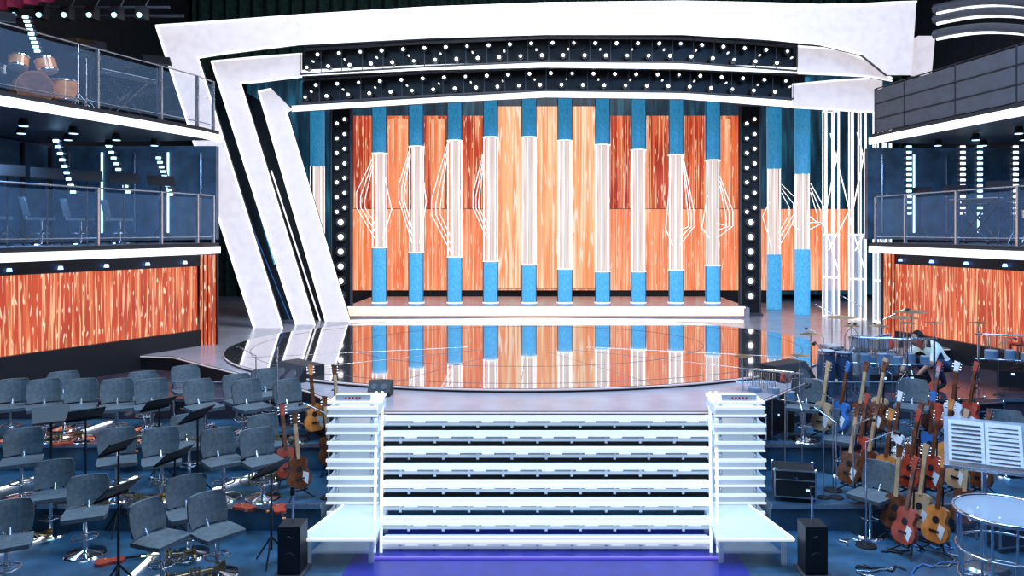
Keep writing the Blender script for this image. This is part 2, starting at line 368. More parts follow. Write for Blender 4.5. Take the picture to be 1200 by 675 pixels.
for px in (400,879):
    b=B(); y=19.9; X=(px-CX)*y/F
    b.box((0,0.12,3.95),(0.52,0.12,5.4),'black')
    for z in (1.23,6.65): b.box((0,0,z),(0.56,0.4,0.06),'greyl')
    for sx in(-0.25,0.25): b.cyl((sx,-0.05,1.2),(sx,-0.05,6.7),0.025,0.025,'greyl',6)
    z=1.6
    while z<6.5:
        big=z<3.6
        for sx in((-0.1,0.1)):
            if big and sx<0: continue
            zz=z+(0.11 if sx>0 else 0); xx=0 if big else sx
            r=0.10 if big else 0.055
            b.cyl((xx,0.1,zz),(xx,-0.06,zz),r+0.02,r+0.03,'greyl',10); b.cyl((xx,-0.065,zz),(xx,-0.07,zz),r*0.75,r*0.75,'lamp' if not big else 'lampw',10)
        z+=0.38
    b.obj('lamp_tower',(X,y,0))
b=B()
for (a,c,k) in (((236,120),(340,fl(18.75)),'bluel'),((262,105),(322,310),'tubeb'),((318,200),(375,fl(18.75)),'rod'),((296,150),(330,262),'rod')):
    b.cyl(W(a[0],a[1],18.75),W(c[0],c[1],18.75),0.018,0.018,k,8)
b.obj('light_beam_frame')

# ---------- side screens with columns ----------
def sidewall(p0,p1,z0,z1,nm,k='scr_side'):
    p0=Vector(p0);p1=Vector(p1); d=(p1-p0); L=d.length; ang=math.atan2(d.y,d.x)
    b=B(); b.box((0,0,(z0+z1)/2),(L,0.12,z1-z0),k); b.box((0,0,(z0+0.95)/2),(L+0.02,0.3,z0-0.95),'black'); b.box((0,0.1,(z0+z1)/2),(L,0.1,z1-z0+0.1),'black')
    b.box((0,0,(z1+2.93)/2),(L,0.3,2.93-z1),'black')
    for i in range(6):
        x=-L/2+L*(i+0.5)/6
        b.cyl((x,-0.2 ,2.83),(x,-0.2,2.78),0.03,0.04,'lampb',8)
    m=(p0+p1)/2; o=b.obj(nm,(m.x,m.y,0),ang); return o
sidewall((-8.75,10.6),(-6.72,14.7),1.5,2.72,'led_side_screen')
sidewall((7.2,15.9),(8.6,11.2),1.35,2.72,'led_side_screen')
for x,y,zb in((-6.5,14.75,1.2),(7.05,15.7,1.2)):
    b=B()
    for i in range(4): b.box((-0.12+i*0.08,0,(zb+2.93)/2),(0.035,0.06,2.93-zb),'scr_side')
    b.box((0,0.06,(zb+2.93)/2),(0.34,0.06,2.93-zb),'black'); b.obj('light_column',(x,y,0))

# ---------- balconies ----------
def balcony(pts,xo,zlist,nm):
    b=B()
    for z in zlist:
        poly=pts+[(xo,pts[-1][1]+0.6),(xo,pts[0][1])]
        b.prism(poly,z+0.02,z+0.2,'greyl','black')
        s=-1 if xo<0 else 1
        for i in range(len(pts)-1):
            a0=Vector((pts[i][0]-s*0.03,pts[i][1],0)); a1=Vector((pts[i+1][0]-s*0.03,pts[i+1][1],0))
            off=Vector((s*0.06,0.02,0))
            vs=[]
            for zz in (z-0.01,z+0.125):
                for q in (a0,a1,a1+off,a0+off): vs.append((q.x,q.y,zz))
            b.add(vs,[(0,1,2,3),(4,7,6,5),(0,4,5,1),(2,6,7,3),(1,5,6,2),(0,3,7,4)],'white')
    return b.obj(nm)
PL=[(-8.5,8.3),(-8.15,9.6),(-7.8,11.0),(-7.3,12.7),(-6.9,14.0),(-6.65,14.9),(-6.6,15.5)]
PR=[(8.2,8.3),(7.9,9.6),(7.6,11.0),(7.38,12.2),(7.15,13.6),(6.9,15.0),(6.75,16.0)]
balcony(PL,-11.95,[2.95,5.2],'balcony')
balcony(PR,11.95,[2.95,5.2],'balcony')
def railing(pts,z,hh,off,nm,parapet=False):
    b=B(); s=-1 if pts[0][0]<0 else 1
    q=[Vector((p[0]+s*off,p[1],z)) for p in pts]
    for i,p in enumerate(q):
        b.box(p+Vector((0,0,hh/2)),(0.05,0.05,hh),'metal' if not parapet else 'black')
    for a,c in zip(q[:-1],q[1:]):
        b.cyl(a+Vector((0,0,hh)),c+Vector((0,0,hh)),0.014,0.014,'metal' if not parapet else 'black',8)
        m=(a+c)/2; d=c-a; R=Matrix.Rotation(math.atan2(d.y,d.x),3,'Z')
        if parapet:
            b.box(m+Vector((0,0,hh*0.5)),(d.length-0.04,0.06,hh*0.92),'greyl',R)
            for zz in (0.33,0.66): b.box(m+Vector((-s*0.035,0,hh*zz)),(d.length-0.04,0.02,0.02),'black',R)
        else:
            b.box(m+Vector((0,0,hh*0.5)),(d.length-0.1,0.012,hh*0.86),'glass',R)
            b.cyl(a+Vector((0,0,0.12)),c+Vector((0,0,0.12)),0.012,0.012,'metal',6)
    return b.obj(nm)
railing(PL,3.15,0.95,0.12,'glass_railing'); railing(PL,5.4,1.0,0.12,'glass_railing')
railing(PR,3.15,0.95,0.12,'glass_railing'); railing(PR,5.4,0.95,0.12,'balcony_parapet',True)
for s in (-1,1):
    b=B(); b.box((s*10.6,12.6,4.2),(0.15,9,1.98),'navy'); b.box((s*9.3,16.35 if s<0 else 16.8,4.2),(4.6,0.15,1.98),'navy')
    for i in range(10): b.box((s*10.5,8.6+i*0.85,4.2),(0.08,0.06,1.9),'black')
    for i in range(6): b.box((s*(7.3+i*0.7),16.25 if s<0 else 16.7,4.2),(0.03,0.03,1.7),'lampc' if i%2 else 'metal')
    b.obj('balcony_backwall')
    b=B()
    for i in range(7):
        for j in range(2):
            y=9.5+i*0.95; x=s*(8.35-0.24*i*0.9+0.7+j*0.9)
            b.cyl((x,y,5.2),(x,y,5.08),0.06,0.09,'black',10); b.cyl((x,y,5.078),(x,y,5.07),0.065,0.065,'lampb',10)
    b.obj('ceiling_spotlights')
def lampbar(px,py0,py1,Y,k='lampc',dx=0,n=9,nm='lamp_bar'):
    b=B(); a=W(px,py0,Y); c=W(px+dx,py1,Y)
    b.cyl(a+Vector((0,.06,0)),c+Vector((0,.06,0)),0.04,0.04,'black',6)
    for i in range(n):
        p=a.lerp(c,i/(n-1)); b.box(p+Vector((0,-0.01,0)),(0.09,0.03,0.045),k); b.box(p+Vector((0,0.03,0)),(0.16,0.03,0.02),'greyl')
    b.obj(nm)
for px,dx,a,c,Y in((66,20,165,225,14),(128,22,172,225,14.6),(186,14,185,228,15.2),(30,14,20,60,13.5)): lampbar(px,a,c,Y,dx=dx)
for px,k in((1065,'lampc'),(1128,'lampw'),(1148,'lampc'),(1190,'lampw')): lampbar(px,172,250,15.2 if px<1100 else 14.8,k,n=13)
b=B()
for j,(ya,yb) in enumerate(((16,10),(28,22),(46,42))):
    for i in range(8):
        t0=i/8;t1=(i+1)/8
        p=lambda t:W(lerp(1098,1215,t),lerp(ya,yb,t)-6*math.sin(t*math.pi),16-2*t)
        b.cyl(p(t0),p(t1),0.03,0.03,'white',6); b.cyl(p(t0)+Vector((0,0.1,0.12)),p(t1)+Vector((0,0.1,0.12)),0.1,0.1,'greyl',6)
b.obj('upper_gallery')
b=B(); n=30; A=[];C=[]
for i in range(n+1):
    x=-11.0+2.4*i/n; y=14.6+0.08*math.sin(i*1.7); A.append((x,y,12.3)); C.append((x,y,7.5+0.4*(i/n)))
b.band(A,C,0.04,'redcloth'); b.obj('red_drape')
b=B()
for y in (15.5,16.1):
    for z in (7.9,8.4): b.cyl((-11.8,y,z),(-7.6,y,z),0.03,0.03,'greyl',6)
for i in range(8):
    x=-11.6+i*0.5; b.cyl((x,15.5,7.9),(x+0.25,15.5,8.4),0.015,0.015,'greyl',5); b.box((x,15.4,7.75),(0.18,0.2,0.25),'black'); b.cyl((x,15.3,7.7),(x,15.27,7.68),0.05,0.05,'lampc',8)
for x in(-11.7,-7.7): b.cyl((x,15.8,8.4),(x,15.8,12.49),0.02,0.02,'greyl',5)
b.obj('lighting_rig')

# ---------- staircase ----------
b=B(); NS=8
for i in range(NS):
    t=i/(NS-1); Y=lerp(8.10,9.25,t); z=lerp(0.13,1.14,t); wx=lerp(3.45,3.92,t)
    lowk=i<4
    b.box((0,Y+0.06,z),(wx,0.12 if not lowk else 0.15,0.02),'slab' if not lowk else 'frost')
    b.box((0,Y,z),(wx,0.03,0.062 if not lowk else 0.08),'tread')
    b.box((0,Y+0.02,z-0.078),(wx,0.02,0.026),'frost')
    for j in range(9):
        x=-wx/2+wx*(j+0.5+0.25*(i%2))/9.5; b.box((x,Y+0.03,z-0.07),(0.03,0.03,0.10),'metal'); b.box((x+0.12,Y+0.02,z-0.05),(0.14,0.02,0.012),'tread')
    b.box((0,Y+0.04,z-0.07),(wx,0.01,0.07),'frost2')
for s in(-1,1):
    for o in (0,0.07): b.cyl((s*(1.73+o),8.05,0.02),(s*(1.98+o),9.28,1.45),0.016,0.016,'tread',8)
    for k in range(5):
        t=(k+0.5)/5; Y=lerp(8.05,9.28,t); x=s*lerp(1.73,1.98,t); z=lerp(0.02,1.45,t); b.cyl((x,Y,0),(x,Y,z),0.014,0.014,'frost',6)
b.obj('staircase')
for s in(-1,1):
    b=B()
    for i in range(7):
        z=0.12+i*0.2; wd=0.56+0.02*(i%2)
        b.box((0,0,z),(wd,0.5,0.10),'frost'); b.box((0,-0.25,z+0.045),(wd+0.02,0.03,0.03),'tread'); b.box((0,-0.25,z-0.045),(wd+0.02,0.03,0.02),'tread')
        b.box((0,-0.1,z-0.1),(wd*0.9,0.02,0.012),'metal')
    for sx in(-0.2,0.2):
        for sy in (-0.15,0.15): b.cyl((sx,sy,0),(sx,sy,1.42),0.02,0.02,'metal',8)
    b.box((0,0,1.42),(0.58,0.5,0.03),'tread'); b.box((0,-0.2,1.475),(0.40,0.05,0.07),'paper')
    for j in range(5): b.box((-0.08+j*0.04,-0.228,1.475),(0.02,0.008,0.022),'redsign')
    b.obj('louvred_pier',(s*2.22,9.05,0))
    b=B()
    poly=[(s*1.72,7.75),(s*2.5,7.75),(s*2.3,8.7),(s*1.78,8.7)]
    if s<0: poly=poly[::-1]
    b.prism(poly,0.26,0.29,'frost')
    b.cyl((s*1.72,7.75,0.28),(s*2.5,7.75,0.28),0.018,0.018,'tread',6); b.cyl((s*2.5,7.75,0.28),(s*2.3,8.7,0.28),0.018,0.018,'tread',6)
    for p in((1.78,7.82),(2.42,7.82),(2.25,8.6),(1.8,8.6)): b.cyl((s*p[0],p[1],0),(s*p[0],p[1],0.27),0.03,0.03,'frost2',8)
    b.prism([(s*1.78,7.85),(s*2.4,7.85),(s*2.25,8.6),(s*1.8,8.6)][::(1 if s>0 else -1)],0.1,0.12,'frost2')
    b.obj('acrylic_platform')
for s in (-1,1):
    b=B(); x0,x1=2.65,5.4
    b.box((s*(x0+x1)/2,11.15,1.02),(x1-x0,0.015,0.32),'glass'); b.cyl((s*x0,11.15,1.2),(s*x1,11.15,1.2),0.015,0.015,'metal',6)
    for i in range(4): x=lerp(x0,x1,i/3); b.cyl((s*x,11.15,0.65),(s*x,11.15,1.2),0.014,0.014,'metal',6)
    b.obj('low_glass_rail')

# ---------- chair ----------
def chair_mesh():
    b=B()
    pts=[(-0.21,-0.20),(0.21,-0.20),(0.23,-0.1),(0.22,0.2),(0.12,0.23),(-0.12,0.23),(-0.22,0.2),(-0.23,-0.1)]
    b.prism(pts,0.43,0.475,'grey')
    N=8
    for j,(z0,z1,y0,y1,w0,w1) in enumerate(((0.50,0.62,0.22,0.25,0.2,0.22),(0.62,0.76,0.25,0.28,0.22,0.215),(0.76,0.82,0.28,0.30,0.215,0.18))):
        A=[];C=[]
        for i in range(N+1):
            t=-1+2*i/N; A.append((t*w1,y1-0.06*t*t,z1)); C.append((t*w0,y0-0.06*t*t,z0))
        b.band(A,C,0.03,'grey')
    b.cyl((0,0.2,0.44),(0,0.26,0.56),0.03,0.02,'metal',8)
    b.cyl((0,0,0.02),(0,0,0.43),0.028,0.022,'chrome',10)
    b.cyl((0,0,0.0),(0,0,0.015),0.22,0.21,'chrome',24); b.cyl((0,0,0.015),(0,0,0.05),0.2,0.03,'chrome',24)
    b.ringtube((0,0,0.2),0.13,0.01,'metal',16)
    for a in (0,2.1,4.2): b.cyl((0,0,0.2),(0.13*math.cos(a),0.13*math.sin(a),0.2),0.008,0.008,'metal',5)
    return b.mesh('orchestra_chair')
CH=chair_mesh()
CHP=[];USED=[]
def free(g,d): return all((g-u).xy.length>d for u in USED)
def settle(g,d):
    """nudge a spot sideways until it is clear of what already stands there"""
    for k in range(14):
        q=g+Vector(((k+1)//2*0.09*(1 if k%2 else -1),0,0))
        if free(q,d): USED.append(q); return q
    return None
def put_chair(px,py,rz):
    g=settle(ground(px,py,0.62),0.44)
    if g: CHP.append(g); place(CH,'orchestra_chair',g,rz,0.92)
for px,py,rz in((25,525,0.5),(8,612,0.5),(100,580,0.4),(137,545,0.5),(190,608,1.2),(222,580,0.6),(262,545,0.7),(180,528,0.5),(290,526,0.7),(222,503,0.6),(137,492,0.5),(315,503,0.7),(170,450,0.6),(240,468,0.8),(285,453,0.8),(302,446,0.7),(222,442,0.7),(92,490,0.4),(60,473,0.6),(345,478,0.8),(265,492,0.8),(60,560,0.4),(20,480,0.5),(130,460,0.5),(75,450,0.6),(255,600,0.9)):
    put_chair(px,py,rz)
NL=len(CHP)
for px,py,rz in((985,497,-0.5),(1068,492,-0.5),(950,474,-0.5),(1180,498,-0.5),(1020,560,-0.9)):
    put_chair(px,py,rz)
def stand_mesh():
    b=B()
    for a in (0.5,2.6,4.7): b.cyl((0,0,0.3),(0.22*math.cos(a),0.22*math.sin(a),0.01),0.012,0.01,'black',6)
    b.cyl((0,0,0.15),(0,0,1.02),0.014,0.012,'black',8)
    R=Matrix.Rotation(math.radians(-50),3,'X')
    b.box((0,0.0,1.08),(0.42,0.012,0.26),'black',R); b.box((0,-0.10,0.99),(0.42,0.05,0.012),'black')
    return b.mesh('music_stand')
ST=stand_mesh()
for i,(px,py,rz) in enumerate(((60,503,0.6),(155,484,3.9),(120,520,4.4),(205,530,4.4),(268,492,4.4),(95,455,3.6),(195,470,4.2),(150,570,4.4),(318,545,4.3))):
    g=settle(ground(px,py,1.0),0.3)
    if g: place(ST,'music_stand',g,rz,0.9)
for i,(px,Y) in enumerate(((20,12.0),(66,12.6),(112,13.1),(155,13.8),(198,14.5),(-30,11.4))):
    place(ST,'music_stand',((px-CX)*Y/F-0.15,Y,3.15),0.6,1.1)
for i,(px,Y) in enumerate(((40,12.3),(90,13.0),(135,13.7),(180,14.3))):
    place(CH,'orchestra_chair',((px-CX)*Y/F-0.8,Y+0.3,3.15),2.2)
for i,(px,Y) in enumerate(((1060,15.2),(1100,14.5),(1150,13.2),(1190,12.6))):
    place(ST,'music_stand',((px-CX)*Y/F+0.3,Y,3.15),-0.6,0.95)
for i,(x,y) in enumerate(((-8.9,10.7),(-7.95,13.4),(-9.6,12.6),(-7.4,14.6),(-8.3,11.6))):
    place(ST,'music_stand',(x,y,5.4),0.6,1.15)

# ---------- instruments ----------
def guitar_mesh(k,k2='blond'):
    b=B()
    R=Matrix.Rotation(math.radians(-14),4,'X'); b.T=Matrix.Translation((0,-0.06,0.14))@R
    prof=[(0,0.0),(0.01,0.08),(0.06,0.15),(0.13,0.175),(0.2,0.16),(0.26,0.12),(0.30,0.115),(0.36,0.135),(0.41,0.12),(0.44,0.06)]
    poly=[(w,z) for z,w in prof[1:]]+[(-w,z) for z,w in prof[::-1][:-1]]
    b.prismy(poly,-0.035,0.035,k)
    b.cyl((0,-0.036,0.27),(0,-0.038,0.27),0.045,0.045,'black',14); b.box((0,-0.04,0.14),(0.12,0.015,0.025),'black')
    b.prismy([(0.10,0.05),(0.13,0.2),(0.05,0.24),(0.03,0.12)],-0.04,-0.036,'paper')
    b.box((0,-0.03,0.66),(0.05,0.03,0.5),k2); b.prismy([(-0.03,0.9),(0.03,0.9),(0.05,1.05),(-0.035,1.07)],-0.045,-0.02,k)
    for i in range(3):
        b.cyl((0.04,-0.03,0.93+i*0.045),(0.07,-0.03,0.93+i*0.045),0.008,0.008,'chrome',6); b.cyl((-0.04,-0.03,0.93+i*0.045),(-0.065,-0.03,0.93+i*0.045),0.008,0.008,'chrome',6)
    b.T=Matrix.Identity(4)
    b.cyl((0,0.10,0.12),(0,0.13,0.78),0.012,0.012,'black',6); b.cyl((-0.05,0.12,0.78),(0.05,0.12,0.78),0.012,0.012,'black',6)
    for x in(-0.18,0.18): b.cyl((0,0.1,0.15),(x,-0.12,0.01),0.011,0.011,'black',6)
    b.cyl((0,0.1,0.15),(0,0.3,0.01),0.011,0.011,'black',6)
    b.cyl((-0.1,-0.08,0.13),(0.1,-0.08,0.13),0.012,0.012,'black',6)
    for x in(-0.1,0.1): b.cyl((x,-0.08,0.13),(0,0.1,0.15),0.01,0.01,'black',6)
    return b.mesh('guitar_on_stand')
GM=[guitar_mesh('redwood','sunburst'),guitar_mesh('wood','sunburst'),guitar_mesh('blond'),guitar_mesh('bluel','sunburst'),guitar_mesh('paper','sunburst'),guitar_mesh('sunburst')]
gl=[(1000,556,0),(1018,576,5),(1038,594,1),(1058,612,0),(1078,630,2),(1098,648,1),(1028,536,5),(1048,552,4),(1070,570,5),(1092,588,0),(1114,606,2),(985,535,3),(1008,516,5),(1110,566,1),(1132,586,5),(1045,520,0),(1068,536,4),(1090,552,3),(1012,545,2),(1050,578,5),(1072,598,4),(1095,620,5),(1040,632,5),(1062,650,0),(1130,625,5),(1030,508,2),(1120,540,0)]
for i,(px,py,k) in enumerate(gl):
    g=settle(ground(px,py),0.22)
    if g: place(GM[k],'guitar_on_stand',g,-0.95+0.25*random.uniform(-1,1),0.86)
for px,py,k in((352,548,1),(372,530,5),(335,570,0),(385,555,5),(350,592,5)):
    g=settle(ground(px,py),0.25)
    if g: place(GM[k],'guitar_on_stand',g,0.7,0.82)
def violin_mesh():
    b=B()
    prof=[(0.0,0.03),(0.03,0.09),(0.09,0.105),(0.16,0.07),(0.2,0.065),(0.26,0.08),(0.31,0.075),(0.35,0.03)]
    poly=[(w,z) for z,w in prof]+[(-w,z) for z,w in prof[::-1]]
    b.prism(poly,0.0,0.04,'redwood'); b.box((0,0.47,0.035),(0.025,0.26,0.02),'black'); b.cyl((-0.02,0.6,0.03),(0.02,0.6,0.03),0.018,0.018,'wood',8); b.box((0,0.12,0.05),(0.05,0.01,0.03),'blond')
    return b.mesh('violin')
VM=violin_mesh()
def trumpet_mesh():
    b=B()
    b.cyl((0,0,0.12),(0.4,0,0.12),0.01,0.012,'gold',8); b.cyl((0.4,0,0.12),(0.52,0,0.12),0.015,0.06,'gold',12,False)
    b.path([(0.1,0,0.12),(0.06,0,0.09),(0.06,0,0.06),(0.1,0,0.04),(0.34,0,0.04),(0.38,0,0.06),(0.38,0,0.09),(0.34,0,0.12)],0.009,'gold',6)
    for x in(0.18,0.22,0.26): b.cyl((x,0,0.0),(x,0,0.17),0.014,0.014,'gold',8)
    b.cyl((-0.05,0,0.12),(0,0,0.12),0.014,0.01,'chrome',8)
    return b.mesh('trumpet')
TM=trumpet_mesh()
for i,g in enumerate(CHP[:NL]):
    if i%2==0: place(VM,'violin',g+Vector((0.26,-0.28,0.0)),random.uniform(3.5,5.5),0.8)
    else: place(TM,'trumpet',g+Vector((-0.3,-0.3,0.0)),random.uniform(-0.6,0.6),0.9)
def wedge(name='stage_monitor'):
    b=B(); pr=[(-0.22,0),(0.22,0),(0.22,0.12),(0.02,0.38),(-0.22,0.38)]
    n=len(pr); a=[(-0.3,y,z) for y,z in pr]; c=[(0.3,y,z) for y,z in pr]
    b.add(a+c,[(0,1,2,3,4),(9,8,7,6,5)]+[(i,n+i,n+(i+1)%n,(i+1)%n) for i in range(n)],'black')
    q=Vector((0,0.26,0.2)).normalized(); cc=Vector((0,0.12,0.25))
    for s in(-0.12,0.14): b.cyl(cc+Vector((s,0,0)),cc+Vector((s,0,0))+q*0.012,0.09,0.085,'greyl',16)
    b.box((0,-0.225,0.2),(0.2,0.01,0.05),'greyl'); b.box((0.301,0,0.15),(0.01,0.1,0.03),'metal')
    return b.mesh(name)
WM=wedge()
for px,py,rz in((345,462,2.4),(378,482,2.6),(925,468,-2.5),(900,484,-2.6)):
    g=settle(ground(px,py+6,0.1),0.45)
    if g: place(WM,'stage_monitor',g,rz,1.25)
Y=(H-1.2)*F/(463-CY); place(WM,'stage_monitor',((446-CX)*Y/F,Y,1.2),3.1,0.5)
def speaker():
    b=B(); b.box((0,0,0.3),(0.26,0.28,0.55),'black'); b.box((0,-0.142,0.3),(0.23,0.01,0.5),'black')
    b.cyl((0,-0.147,0.2),(0,-0.155,0.2),0.09,0.08,'black',16); b.cyl((0,-0.147,0.43),(0,-0.155,0.43),0.045,0.04,'black',14)
    b.box((0,0,0.0125),(0.34,0.34,0.025),'greyl'); b.cyl((0,0,0.57),(0,0,0.9),0.012,0.012,'chrome',8); b.cyl((0,0,0.9),(0,0,1.0),0.03,0.03,'black',8)
    return b.mesh('speaker')
SP=speaker()
for px,py in((322,670),(952,670)):
    g=settle(ground(px,py),0.3)
    if g: place(SP,'speaker',g,0,0.85)
def drumkit(k='bluel',front='drumskin'):
    b=B()
    def drum(c,r,h,kk,ax=(0,0,1),sk='drumskin'):
        ax=Vector(ax).normalized(); c=Vector(c); b.cyl(c-ax*h/2,c+ax*h/2,r,r,kk,24); b.cyl(c+ax*h/2,c+ax*(h/2+0.01),r*0.97,r*0.97,sk,24); b.cyl(c-ax*(h/2),c-ax*(h/2+0.01),r*0.97,r*0.97,sk,24)
        for e in(-1,1): b.cyl(c+ax*e*(h/2-0.02),c+ax*e*(h/2),r+0.012,r+0.012,'chrome',24,False)
    drum((0,0,0.29),0.28,0.42,k,(0,1,0),front); drum((-0.2,-0.02,0.72),0.15,0.2,k,(0.15,0.25,1)); drum((0.2,-0.02,0.72),0.16,0.22,k,(-0.15,0.25,1)); drum((0.55,0.3,0.38),0.2,0.36,k); drum((-0.5,0.25,0.6),0.18,0.14,'chrome')
    for x in(0.4,0.7):
        for y in (0.2,0.42): b.cyl((x,y,0),(x,y,0.4),0.01,0.01,'chrome',6)
    def cym(x,y,z,r):
        b.cyl((x,y,0.1),(x,y,z),0.012,0.01,'chrome',6)
        for a in(0,2.1,4.2): b.cyl((x,y,0.3),(x+0.22*math.cos(a),y+0.22*math.sin(a),0.01),0.01,0.01,'chrome',6)
        b.cyl((x,y,z),(x,y,z+0.03),r,0.03,'gold',28)
    cym(-0.6,-0.1,1.15,0.23); cym(0.65,-0.15,1.2,0.25); cym(-0.8,0.35,0.85,0.18); cym(0.9,0.3,1.05,0.24)
    b.cyl((-0.5,0.25,0),(-0.5,0.25,0.54),0.015,0.015,'chrome',6); b.cyl((0,0.75,0),(0,0.75,0.45),0.03,0.03,'chrome',8); b.cyl((0,0.75,0.45),(0,0.75,0.52),0.17,0.16,'black',18)
    for s in(-0.2,0.2): b.cyl((s*0.3,0,0.55),(s,-0.02,0.68),0.012,0.012,'chrome',6)
    return b.mesh('drum_kit')
DK=drumkit('clearb','clearb'); DO=drumkit('wood','sunburst')
place(DK,'drum_kit',(4.95,11.75,0.95),0.3,1.0)
place(DO,'drum_kit',(-8.3,12.4,5.4),0.8,0.95)
place(DK,'drum_kit',(8.9,13.2,3.15),-0.5,0.9)
def conga(kk):
    b=B()
    for x,h in((0,0.78),(0.34,0.74)):
        pr=[(0.0,0.11),(0.3,0.15),(0.55,0.16),(h,0.13)]
        for (z0,r0),(z1,r1) in zip(pr[:-1],pr[1:]): b.cyl((x,0,z0),(x,0,z1),r0,r1,kk,20)
        b.cyl((x,0,h),(x,0,h+0.012),0.135,0.135,'drumskin',20); b.cyl((x,0,h-0.05),(x,0,h-0.02),0.145,0.145,'chrome',20,False)
    return b.mesh('congas')
CG2=conga('navyl')
g=settle(ground(968,474),0.3)
if g: place(CG2,'congas',g,0.2,0.85)
def mic():
    b=B()
    b.cyl((0,0,0),(0,0,0.02),0.12,0.11,'black',18); b.cyl((0,0,0.02),(0,0,1.2),0.01,0.01,'chrome',6); b.cyl((0,0,1.2),(0.35,0,1.4),0.008,0.008,'chrome',6); b.cyl((0.35,0,1.4),(0.42,0,1.38),0.02,0.028,'black',8)
    return b.mesh('microphone_stand')
MC=mic()
def percrack(var=0):
    b=B()
    for s in(-0.45,0.45):
        b.cyl((s,0,0),(s,0,1.05),0.018,0.018,'chrome',8); b.cyl((s,-0.22,0.02),(s,0.22,0.02),0.016,0.016,'chrome',8)
    for z in(0.55,1.0): b.cyl((-0.5,0,z),(0.5,0,z),0.016,0.016,'chrome',8)
    for i in range(16): b.cyl((-0.38+i*0.03,-0.02,0.97),(-0.38+i*0.03,-0.02,0.93-0.16-0.008*i),0.007,0.007,'gold' if i%2 else 'chrome',6)
    for x in(0.2,0.34): b.cyl((x,-0.05,0.86),(x,-0.05,0.98),0.05,0.035,'redwood' if x<0.3 else 'chrome',10)
    for x,r,h in((-0.25,0.11,0.14),(0.05,0.09,0.16),(0.3,0.08,0.12)):
        b.cyl((x,0,0.57),(x,0,0.57+h),r,r,'navyl' if var else 'clearb',20); b.cyl((x,0,0.57+h),(x,0,0.58+h),r-0.005,r-0.005,'drumskin',20)
    b.cyl((-0.45,0,1.2),(-0.45,0,1.225),0.17,0.02,'gold',20); b.cyl((-0.45,0,1.05),(-0.45,0,1.2),0.008,0.008,'chrome',6)
    b.cyl((0.45,0,1.28),(0.45,0,1.30),0.15,0.02,'gold',20); b.cyl((0.45,0,1.05),(0.45,0,1.28),0.008,0.008,'chrome',6)
    b.box((0.1,0.05,0.2),(0.5,0.02,0.3),'black'); b.box((0.1,0.035,0.3),(0.05,0.01,0.03),'lampb')
    return b.mesh('percussion_rack')
PA=[percrack(0),percrack(1)]
for i,(px,py,rz) in enumerate(((1030,490,-0.3),(985,462,0.2),(1180,458,-0.4),(1005,512,-0.6),(950,508,-0.5),(932,492,0.4),(1000,480,0.5),(960,540,-0.7),(1048,470,-0.2))):
    g=settle(ground(px,py),0.40)
    if g: place(PA[i%2],'percussion_rack',g,rz,0.85)
def xylo():
    b=B()
    for i in range(18):
        L=0.42-0.013*i; b.box((-0.55+i*0.065,0,0.82),(0.05,L,0.02),'redwood' ); b.cyl((-0.55+i*0.065,0,0.78),(-0.55+i*0.065,0,0.78-0.38+0.018*i),0.02,0.02,'metal',8)
    for s in(-1,1): b.cyl((-0.6,s*0.17,0.79),(0.62,s*0.08,0.79),0.014,0.014,'black',6)
    for x,yw in((-0.6,0.2),(0.62,0.1)):
        for s in(-1,1): b.cyl((x,s*yw,0.0),(x,s*yw*0.8,0.79),0.016,0.016,'black',6)
        b.cyl((x,-yw,0.3),(x,yw,0.3),0.012,0.012,'black',6)
    return b.mesh('xylophone')
XY=xylo()
place(XY,'xylophone',(7.75,11.9,0.95),-1.1,0.8)
def fcase():
    b=B(); b.box((0,0,0.28),(0.6,0.42,0.4),'black')
    for x in(-0.3,0.3):
        for y in(-0.21,0.21): b.box((x,y,0.28),(0.025,0.025,0.42),'metal'); b.sph((x,y,0.49),0.03,'chrome',8); b.cyl((x*0.85,y*0.8-0.015,0.04),(x*0.85,y*0.8+0.015,0.04),0.04,0.04,'greyl',10)
    for z in(0.08,0.34,0.48):
        for y in(-0.212,0.212): b.box((0,y,z),(0.6,0.015,0.02),'metal')
    b.box((0,-0.22,0.36),(0.07,0.01,0.06),'chrome'); b.box((0.18,-0.22,0.2),(0.05,0.01,0.02),'lampb')
    return b.mesh('flight_case')
FC=fcase()
for px,py,rz in((925,548,-0.3),(905,522,0),(1180,640,0.2),(372,500,0.2),(930,590,-0.2),(1150,500,0.3)):
    g=settle(ground(px,py),0.42)
    if g: place(FC,'flight_case',g,rz,0.75)
for px,py in((990,480),(1020,440),(1045,500),(965,500),(985,575),(325,530),(385,610),(1010,430),(1055,420),(930,520),(300,500),(1035,455),(1000,465),(945,530),(965,455),(1085,515),(965,600),(940,565),(1170,470),(975,430),(920,560),(1000,600),(980,620),(1015,640),(1140,510)):
    g=settle(ground(px,py),0.14)
    if g: place(MC,'microphone_stand',g,random.uniform(0,6),random.uniform(0.6,0.95))
b=B(); rnd=random.Random(3)
for i in range(26):
    x=rnd.uniform(2.9,4.3); y=rnd.uniform(6.9,8.5); pts=[Vector((x,y,0.012))]
    for j in range(10): x+=rnd.uniform(-0.12,0.16); y+=rnd.uniform(-0.1,0.1); pts.append(Vector((x,min(y,8.6),0.012)))
    b.path(pts,0.008,('black','metal','bluel')[i%3],5)
b.obj('cable_bundle')
